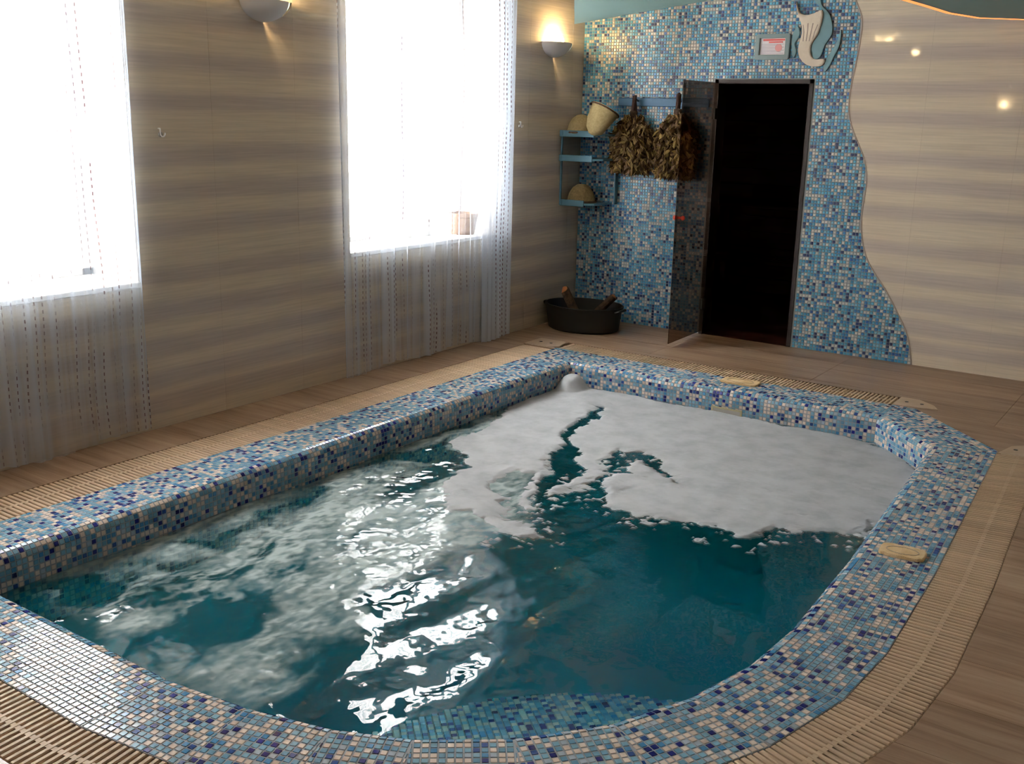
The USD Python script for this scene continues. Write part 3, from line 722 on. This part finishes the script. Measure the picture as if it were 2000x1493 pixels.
covered = unary_union([outer.buffer(.002), sbox(OX0 - .258, OY0 - .0, OX0, 6.275), sbox(-4.0, OY1, -1.55, OY1 + GW + .003)] + [p.buffer(.001) for p in plates.values()])
rb = []
for i in range(0, 11):
    p0, p1 = cor[i] + mit[i] * WID, cor[(i + 1) % nseg] + mit[(i + 1) % nseg] * WID
    q0, q1 = cor[i] + mit[i] * (WID + GW + .003), cor[(i + 1) % nseg] + mit[(i + 1) % nseg] * (WID + GW + .003)
    if i == 10:
        f = (5.69 - p0[1]) / (p1[1] - p0[1]); p1, q1 = p0 + (p1 - p0) * f, q0 + (q1 - q0) * f
    rb.append(Polygon([p0, p1, q1, q0]).buffer(.0005))
channel = unary_union(rb + [sbox(OX0 - .258, OY0, OX0, 6.275), sbox(-4.0, OY1, -1.55, OY1 + GW + .003)]).difference(outer.buffer(-.05))
covered = unary_union([covered] + rb)
fl = thing('floor', kind='structure')
room = sbox(XL, YF, XR, YB + .01)
# mitred strip parallel to the chamfered corner, then the field
cut = Polygon([(-1.62, 6.30), (-.60, 5.28), (-.42, 5.46), (-.50, 5.72), (-.70, 5.99), (-1.30, 6.52), (-1.46, 6.54)])
strip = cut.difference(covered).buffer(0)
field = room.difference(covered).difference(cut.buffer(.001))
for g_ in tile_grid(field, XL, -2.4, 1.2, .3, .0022):
    part('plank', ext(g_, .03, -.03), 'wood_tile', fl)
for g_ in getattr(strip, 'geoms', [strip]):
    part('plank', ext(g_, .03, -.03), 'wood_tile', fl)
part('floor_slab', ext(room.buffer(.05).difference(outer.buffer(-.05)), .06, -.095), 'floor_grout', fl)
part('drain_channel', ext(channel, .004, -.0348), 'channel', fl)

# ---------------------------------------------------------------- curtains
def veil_mesh(y0, y1, seed, off=.085):
    ys = np.arange(y0, y1 + .001, .008)
    zs = np.r_[np.linspace(.035, 2.745, 40)]
    r = np.random.default_rng(seed)
    ph = r.uniform(0, 6, 5)
    Yg, Zg = np.meshgrid(ys, zs, indexing='ij')
    a = .55 + .45 * np.sin(Yg * 2.1 + ph[0])
    fall = .7 + .3 * (1 - Zg / 2.75)
    Xg = .016 * a * np.sin(2 * np.pi * Yg / .135 + ph[1] + .5 * np.sin(Zg * 1.3 + Yg * 3)) * fall + .008 * np.sin(2 * np.pi * Yg / .061 + ph[2]) + .012 * np.sin(Yg * 3.3 + Zg * .6 + ph[3]) * fall
    Zg = Zg + (Zg < .05) * .012 * np.sin(Yg * 9)
    v = np.stack([XL + off + Xg, Yg, Zg], -1).reshape(-1, 3)
    kz = len(zs)
    i, j = np.meshgrid(np.arange(len(ys) - 1), np.arange(kz - 1), indexing='ij')
    f = np.stack([i * kz + j, (i + 1) * kz + j, (i + 1) * kz + j + 1, i * kz + j + 1], -1).reshape(-1, 4)
    return v, f, len(ys), kz
def curtain(label, y0, y1, seed, gathered=None):
    v, f, ny_, kz = veil_mesh(y0, y1, seed)
    t = thing('curtain', label, 'curtain')
    part('veil', (v, f), 'sheer', t, smooth=True)
    if gathered:
        part('gathered_veil', veil_mesh(*gathered, seed + 5, .128)[:2], 'sheer_gathered', t, smooth=True, label='denser gathered end of the sheer curtain')
    e = [v.reshape(ny_, kz, 3)[k] for k in (0, -1)]
    for p in e:
        part('hem', path_tube(p[::3], .003, 5), 'sheer', t)
    part('curtain_rail', cbx(XL + .06, XL + .15, y0 - .05, y1 + .05, 2.735, 2.75, .003), 'white_paint', t)
curtain('sheer white thread curtain at the window beside the lit wall lamp, a pot behind it', 4.60, 6.36, 1, (5.97, 6.35))
curtain('sheer white thread curtain with dotted stitching at the window cut off by the picture edge', 1.45, 3.18, 2)

# pots on the sill
def pot(label, loc, r, h, m):
    t = thing('pot', label, 'pot', loc)
    part('pot_body', lathe([(0, 0), (r * .74, 0), (r * .80, h * .1), (r * .97, h * .8), (r * .95, h * .82), (r, h * .84), (r, h), (r * .9, h), (r * .86, h * .85), (r * .7, h * .2), (0, h * .2)], 36), m, t, smooth=40)
    part('soil', lathe([(0, h * .8), (r * .86, h * .78)], 24), 'bark', t)
pot('brown tapered pot on the far end of the window sill', (-4.70, 6.10, WZ0 + .028), .115, .155, 'pot_weave')
pot('small pale pot in the middle of the window sill', (-4.84, 5.62, WZ0 + .028), .055, .10, 'pale_pot')
pot('small pale pot nearest the brown pot on the window sill', (-4.84, 5.85, WZ0 + .028), .05, .12, 'pale_pot')

# ---------------------------------------------------------------- wall lamps
def shell(R, H, a0, a1, th=.006, n=24):
    t = np.linspace(0, math.pi / 2, 12)
    o = [(R * math.cos(x), -H * math.sin(x)) for x in t]
    i_ = [((R - th) * math.cos(x), -(H - th) * math.sin(x) ) for x in t]
    m = lathe(o + i_[::-1] + [o[0]], n, a0, a1)
    return m
def sconce(label, y, z):
    t = thing('wall_lamp', label, 'wall lamp', (XL, y, z))
    d = math.radians
    S = np.diag((.82, 1, 1, 1.))
    part('bowl', shell(.16, .11, d(-90), d(38)).apply_transform(S), 'sconce_white', t, smooth=40, label='white half-bowl shade, open at the top')
    part('side_fin', shell(.172, .10, d(50), d(88), .010, 10).apply_transform(S), 'sconce_blue', t, smooth=40, label='dark blue crescent fin')
    part('back_plate', bx(0.001, .012, -.06, .06, -.07, .0), 'sconce_white', t)
    b = trimesh.creation.icosphere(3, .03)
    b.apply_scale((1, 1, 1.5)); b.apply_translation((.062, 0, .012))
    part('bulb', b, 'bulb', t, smooth=True, label='glowing warm bulb')
    part('socket', tube((.062, 0, -.085), (.062, 0, -.03), .016), 'sconce_white', t)
    return t
sconce('lit half-bowl wall lamp in the far corner, above the corner shelf', 7.03, 2.205)
sconce('half-bowl wall lamp between the two windows, cut by the top edge', 4.10, 2.235)
t0 = thing('wall_lamp', 'half-bowl wall lamp on the wall behind the viewer', 'wall lamp', (-3.15, YF, 1.93), 90)
t0.GetReferences().AddInternalReference('/World/wall_lamp')
# the reference brings the first lamp's transform with it; the stronger ops above stand

# chandeliers out of the frame: the far wall mirrors their lights
def chandelier(label, loc, seed):
    t = thing('chandelier', label, 'ceiling lamp', loc)
    r = np.random.default_rng(seed)
    part('rod', tube((0, 0, 0), (0, 0, ZC - loc[2]), .008), 'steel', t)
    part('ring', trimesh.creation.torus(.13, .008, 32, 8), 'steel', t)
    for k in range(7):
        a = k / 7 * 6.283 + r.uniform(-.2, .2)
        rr = r.uniform(.08, .16)
        part('bulb', trimesh.creation.icosphere(2, .015 if k else .034).apply_translation((rr * math.cos(a) * (k > 0), rr * math.sin(a) * (k > 0), r.uniform(-.06, .05))), 'crystal_light', t, smooth=True)
chandelier('crystal ceiling lamp with many small bulbs, out of the picture by the windows', (-3.853, 1.50, 2.665), 1)
def downlight(label, x, y):
    t = thing('downlight', label, 'downlight', (x, y, RZ))
    part('ring', lathe([(.028, 0), (.042, 0), (.044, -.004), (.040, -.008), (.028, -.006), (.028, 0)], 24), 'steel', t)
    part('lamp', lathe([(0, -.042), (.014, -.038), (.024, -.026), (.027, -.012), (.026, -.002), (0, -.002)], 20), 'crystal_light', t, label='glowing lens')
    part('hood', lathe([(.034, 0), (.034, -.055), (.037, -.055), (.037, 0)], 20, math.radians(125), math.radians(335)), 'steel', t)
downlight('small round downlight under the hung ceiling, out of the picture above the pool', -2.63, 4.90)

# hooks on the window wall
def hook(label, y, z):
    t = thing('tieback_hook', label, 'hook', (XL, y, z))
    a = np.linspace(math.pi * 1.0, math.pi * 2.1, 9)
    part('base', lathe([(0, .006), (.012, .006), (.014, 0), (0, 0)], 14).apply_transform(trimesh.transformations.rotation_matrix(math.pi / 2, (0, 1, 0))), 'steel', t)
    part('bend', path_tube([(0.004, -.014, .03), (.02, -.014, .03)] + [(.02, .014 * math.cos(x), .004 + .014 * math.sin(x)) for x in a], .0035, 8), 'frame_white', t, smooth=True)
hook('small white curtain hook on the wall between the two windows', 3.39, 1.53)
hook('small white curtain hook on the wall below the lit wall lamp', 6.60, 1.58)

# ---------------------------------------------------------------- far corner: shelf, hats, brooms, tub
cs = thing('corner_shelf', 'blue three-tier corner shelf holding felt hats on the mosaic wall', 'shelf')
SH = [(1.55, -4.17, 7.17), (1.36, -4.18, 7.17), (1.005, -4.26, 7.20)]
for z, xr, yf in SH:
    p = Polygon([(XL + .002, YB - .002), (XL + .002, yf), (xr - .06, yf), (xr, yf + .06), (xr + .03, YB - .06), (xr + .03, YB - .002)])
    bd = part('board', ext(p, .016, z - .04), 'shelf_blue', cs)
    part('front_rail', cat(cbx(XL + .004, xr - .06, yf - .012, yf, z - .05, z, .002), bx(XL + .03, xr - .08, yf - .015, yf - .011, z - .008, z - .003), bx(XL + .03, xr - .08, yf - .015, yf - .011, z - .047, z - .042), bx(XL + .03, XL + .035, yf - .015, yf - .011, z - .047, z - .003)), 'shelf_blue', bd)
part('side_panel', cbx(-4.19, -4.178, YB - .05, YB - .006, .97, 1.51, .002), 'shelf_blue', cs)
part('back_post', cbx(XL + .004, XL + .016, 7.18, 7.20, .96, 1.5, .002), 'shelf_blue', cs)

def hat(label, loc, r, h, m, tilt=(0, 0, 0), seed=0, dent=.0):
    t = thing('felt_hat', label, 'hat', loc)
    prof_ = [(r * 1.12, 0), (r * 1.02, h * .06), (r * .97, h * .2), (r * .86, h * .5), (r * .62, h * .8), (r * .3, h * .96), (0, h)]
    inn = [(0, h - .006), (r * .3, h * .96 - .006), (r * .6, h * .8 - .004), (r * .83, h * .5), (r * .93, h * .2), (r * 1.08, 0.0)]
    m_ = lathe([(max(a, 0), b) for a, b in prof_ + inn + [prof_[0]]], 40)
    nz = meshkit.fbm(m_.vertices / .07 + seed * 7.3, 3, seed) - .5
    m_.vertices += np.stack([nz, -nz * .6, nz * .5 - dent * np.exp(-((m_.vertices[:, 0] / .05) ** 2)) * (m_.vertices[:, 2] > h * .6)], 1) * np.array((.035, .035, .03 if not dent else 1))
    R = trimesh.transformations.euler_matrix(*np.radians(tilt))
    m_.apply_transform(R)
    cr_ = part('crown', m_, m, t, smooth=50)
    st_ = lathe([(r * 1.11, .004), (r * 1.135, .010), (r * 1.11, .016)], 40)
    part('brim_stitch', st_.apply_transform(R), 'bark', cr_)
    return t
hat('pale felt sauna hat lying flat on the top board of the corner shelf', (-4.42, 7.28, 1.526), .115, .15, 'felt', (0, 0, 0), 1)
hat('cone-shaped pale felt hat hanging tip down over the end of the shelf top', (-4.17, 7.22, 1.72), .11, .23, 'felt', (158, 18, 0), 2)
hat('brownish felt hat on the bottom board of the corner shelf', (-4.42, 7.32, .981), .115, .15, 'felt_brown', (0, 0, 0), 3)

hr = thing('hook_rail', 'blue wooden hook rail from which the two leafy brooms hang', 'hook rail')
part('board', cbx(-4.20, -3.42, YB - .022, YB - .001, 1.745, 1.81, .004), 'rail_blue', hr)
for x in (-4.02, -3.65):
    part('peg', tube((x, YB - .075, 1.80), (x, YB - .02, 1.785), .008), 'rail_blue', hr)
def broom(label, x, ztop, zbot, wid, seed):
    t = thing('birch_broom', label, 'broom', (x, YB - .085, 0))
    r = np.random.default_rng(seed)
    z1 = ztop - .19
    part('handle', cat(*[tube((r.uniform(-.014, .014), r.uniform(-.014, .014), ztop - r.uniform(0, .015)), (r.uniform(-.02, .02), r.uniform(-.02, .02), z1 - .02), .010, 7) for _ in range(9)]), 'dark_stick', t)
    part('binding', lathe([(.026, 0), (.03, .01), (.03, .03), (.026, .04)], 16).apply_translation((0, 0, z1 + .03)), 'bark', t)
    stems = cat(*[tube((r.uniform(-.015, .015), r.uniform(-.015, .01), z1), (r.uniform(-.8, .8) * wid, r.uniform(-.05, .04), zbot + r.uniform(.03, .3)), .003, 5) for _ in range(40)])
    part('twigs', stems, 'dark_stick', t)
    n_ = 1500
    f = r.random(n_) ** .8
    zc = z1 + .02 - f * (z1 + .02 - zbot)
    w = wid * np.clip(.35 + 2.2 * f, 0, 1) * (1 - .35 * np.clip((f - .75) / .25, 0, 1) * r.random(n_))
    a = r.uniform(-1, 1, n_)
    xc = w * a
    yc = (r.uniform(-1, 1, n_) * .075) * np.sqrt(np.clip(1.05 - a ** 2, .05, 1))
    yc = np.clip(yc, -.10, .06)
    ln, lw = r.uniform(.026, .046, n_), r.uniform(.013, .021, n_)
    dirv = np.stack([a * .5 + r.normal(0, .5, n_), r.normal(-.15, .45, n_), -np.ones(n_) * .8 + r.normal(0, .5, n_)], 1)
    dirv /= np.linalg.norm(dirv, axis=1, keepdims=True)
    sd = np.cross(dirv, r.normal(0, 1, (n_, 3)) + (0, -1.0, 0)); sd /= np.linalg.norm(sd, axis=1, keepdims=True)
    nr = np.cross(dirv, sd)
    c0 = np.stack([xc, yc, zc], 1)
    A_ = c0 - dirv * ln[:, None]; B_ = c0 + dirv * ln[:, None]
    L_ = c0 + sd * lw[:, None] + nr * .006; R_ = c0 - sd * lw[:, None] + nr * .006
    Mid = c0 - nr * .003
    v = np.stack([A_, L_, B_, R_, Mid], 1).reshape(-1, 3)
    v[:, 1] = np.minimum(v[:, 1], .075)
    f_ = (np.arange(n_)[:, None, None] * 5 + np.array([(0, 1, 4), (1, 2, 4), (2, 3, 4), (3, 0, 4)])[None]).reshape(-1, 3)
    pal = np.array([(.16, .10, .045), (.24, .16, .07), (.11, .065, .03), (.30, .21, .08), (.20, .13, .08), (.06, .035, .02)])
    cl = pal[r.integers(0, 6, n_)] * r.uniform(.8, 1.25, (n_, 1))
    part('foliage', (v, f_), 'foliage', t, color=np.repeat(cl, 4, 0), kind='stuff')
broom('dried leafy birch broom hanging next to the corner shelf', -4.02, 1.83, 1.235, .185, 1)
broom('dried leafy birch broom hanging half behind the open glass door', -3.64, 1.85, 1.215, .175, 2)

tb = thing('oval_tub', 'low black oval tub of firewood on the floor in the far corner', 'tub', (-4.20, 7.06, 0))
pr = [(0, .008), (.255, .008), (.265, 0), (.28, .01), (.30, .17), (.312, .19), (.312, .20), (.298, .202), (.29, .18), (.265, .03), (0, .025)]
S = np.diag((1.07, .84, 1, 1.))
part('tub_body', lathe(pr, 44).apply_transform(S), 'black_tub', tb, smooth=35)
for s_ in (-1, 1):
    part('handle', path_tube([(s_ * .318, -.06, .17), (s_ * .35, -.05, .185), (s_ * .36, 0, .19), (s_ * .35, .05, .185), (s_ * .318, .06, .17)], .010, 8), 'black_tub', tb, smooth=True)
def log(label, p0, p1, r, seed):
    t = thing('firewood_log', label, 'log')
    p0, p1 = np.array(p0), np.array(p1)
    q_ = np.random.default_rng(seed)
    a = np.linspace(-1.5, 1.5, 9)
    pg = Polygon([(0, 0)] + [(r * math.cos(x) * q_.uniform(.92, 1.05), r * math.sin(x)) for x in a])
    L_ = np.linalg.norm(p1 - p0)
    al = trimesh.geometry.align_vectors((0, 0, 1), (p1 - p0) / L_)
    mv = lambda m: m.apply_transform(al).apply_translation(p0)
    sw = part('split_wood', mv(ext(pg.buffer(-.004), L_)), 'log_wood', t)
    bk = Polygon([(r * math.cos(x) * .99, r * math.sin(x) * .99) for x in a] + [(r * 1.1 * math.cos(x), r * 1.1 * math.sin(x)) for x in a[::-1]])
    part('bark', mv(ext(bk, L_ * .98, L_ * .01)), 'bark', sw)
log('orange split log leaning at the window-wall side of the black tub', (-4.32, 7.12, .06), (-4.38, 7.00, .30), .055, 1)
log('orange split log sticking up towards the sauna side of the black tub', (-4.16, 7.04, .10), (-3.98, 7.12, .30), .052, 2)
log('split log lying low across the middle of the black tub', (-4.30, 6.94, .10), (-4.08, 6.94, .11), .05, 3)
log('split log lying at the back of the black tub', (-4.26, 7.20, .08), (-4.06, 7.20, .09), .055, 4)

# ---------------------------------------------------------------- sign, dolphin
sg = thing('framed_notice', 'small framed notice with red heading above the sauna doorway', 'notice', (-2.955, YB, 2.18))
fo_ = sbox(-.131, -.095, .131, .085)
rect = sbox(-.095, -.060, .095, .055)
part('frame', on_back(relief(fo_.buffer(-.02).buffer(.02).difference(rect), .022, .006), 0), 'sign_frame', sg)
part('paper', on_back(ext(rect, .006), -.002), 'paper', sg)
part('heading', on_back(cat(ext(sbox(-.075, .036, .088, .050), .001), ext(sbox(-.03, .022, .075, .032), .001)), -.008), 'red_ink', sg, label='red heading of the notice')
ln = [ext(sbox(-.085, z, .085 - .02 * (k % 2), z + .0035), .001) for k, z in enumerate(np.arange(-.052, .018, .0105))]
part('text_lines', on_back(cat(*ln), -.008), 'grey_ink', sg)
part('stamp', on_back(ext(Point(.045, -.012).buffer(.026), .0012), -.008), 'pink_ink', sg, label='faint pink round stamp')
dp = thing('dolphin_relief', 'cream leaping dolphin relief over blue wave shapes, above the sauna doorway', 'wall relief', (0, YB, 0))
sm = lambda p, r: Polygon(p).buffer(r, quad_segs=8).buffer(-2 * r, quad_segs=8).buffer(r, quad_segs=8)
from scipy.interpolate import splprep, splev
def curve(p, n=80):
    p = np.array(p + [p[0]], float)
    tck, _ = splprep(p.T, s=0, per=True, k=3)
    return Polygon(np.stack(splev(np.linspace(0, 1, n), tck), 1)).buffer(0)
body_p = curve([(-2.805, 2.475), (-2.775, 2.41), (-2.735, 2.385), (-2.70, 2.385), (-2.655, 2.40), (-2.610, 2.41), (-2.602, 2.36), (-2.615, 2.29), (-2.632, 2.24), (-2.655, 2.205), (-2.668, 2.16), (-2.660, 2.115), (-2.630, 2.085), (-2.560, 2.080), (-2.565, 2.055), (-2.62, 2.035), (-2.68, 2.045), (-2.735, 2.085), (-2.758, 2.14), (-2.755, 2.20), (-2.742, 2.26), (-2.755, 2.33), (-2.79, 2.41)])
db = part('dolphin', on_back(relief(body_p, .030, .010), 0), 'plaster', dp, label='cream dolphin body, tail up and snout down')
w1 = curve([(-2.62, 2.45), (-2.58, 2.41), (-2.535, 2.33), (-2.53, 2.25), (-2.575, 2.17), (-2.60, 2.10), (-2.645, 2.08), (-2.672, 2.12), (-2.665, 2.19), (-2.635, 2.24), (-2.61, 2.32), (-2.605, 2.40), (-2.66, 2.46), (-2.68, 2.50), (-2.64, 2.50)])
part('wave', on_back(relief(w1, .016, .006), 0), 'teal_paint', dp, label='blue-grey wave behind the dolphin')
w2 = curve([(-2.47, 2.28), (-2.485, 2.22), (-2.52, 2.14), (-2.56, 2.06), (-2.555, 2.00), (-2.53, 2.03), (-2.50, 2.10), (-2.465, 2.19)])
part('wave', on_back(relief(w2, .016, .005), 0), 'teal_paint', dp)
w3 = curve([(-2.80, 2.29), (-2.78, 2.31), (-2.762, 2.28), (-2.77, 2.23), (-2.79, 2.19), (-2.775, 2.14), (-2.79, 2.10), (-2.812, 2.17), (-2.815, 2.24)])
part('wave', on_back(relief(w3, .014, .005), 0), 'teal_paint', dp)
gr = [LineString([(-2.735 + .035 * k, 2.33 - .01 * abs(k - 1.5)), (-2.725 + .026 * k, 2.27), (-2.725 + .022 * k, 2.21)]).buffer(.0035) for k in range(4)]
part('groove', on_back(cat(*[ext(q_.intersection(body_p.buffer(-.012)), .002) for q_ in gr if not q_.intersection(body_p.buffer(-.012)).is_empty]), -.029), 'shade_line', db)

# ---------------------------------------------------------------- flat stones on the coping
def stone(label, x, y, rz, sx, sy, seed):
    t = thing('coping_stone', label, 'stone', (x, y, ZT + .0005), rz)
    r = np.random.default_rng(seed)
    a = np.linspace(0, 2 * math.pi, 36, endpoint=False)
    rr = 1 + r.normal(0, .02, 36)
    p = Polygon(np.stack([sx * np.sign(np.cos(a)) * np.abs(np.cos(a)) ** .45 * rr, sy * np.sign(np.sin(a)) * np.abs(np.sin(a)) ** .45 * rr], 1)).buffer(0)
    sl = part('slab', relief(p, .011, .006), 'sandstone', t)
    hol = Polygon(np.stack([sx * .72 * np.cos(a), sy * .62 * np.sin(a)], 1))
    part('rim', ext(hol.difference(hol.buffer(-.004)), .002, .0105), 'plate_stone', sl)
stone('flat beige stone on the right-hand mosaic coping', -.885, 4.045, 4, .088, .062, 1)
stone('flat beige stone on the far mosaic coping, before the sauna door', -2.49, 6.215, 3, .125, .075, 2)
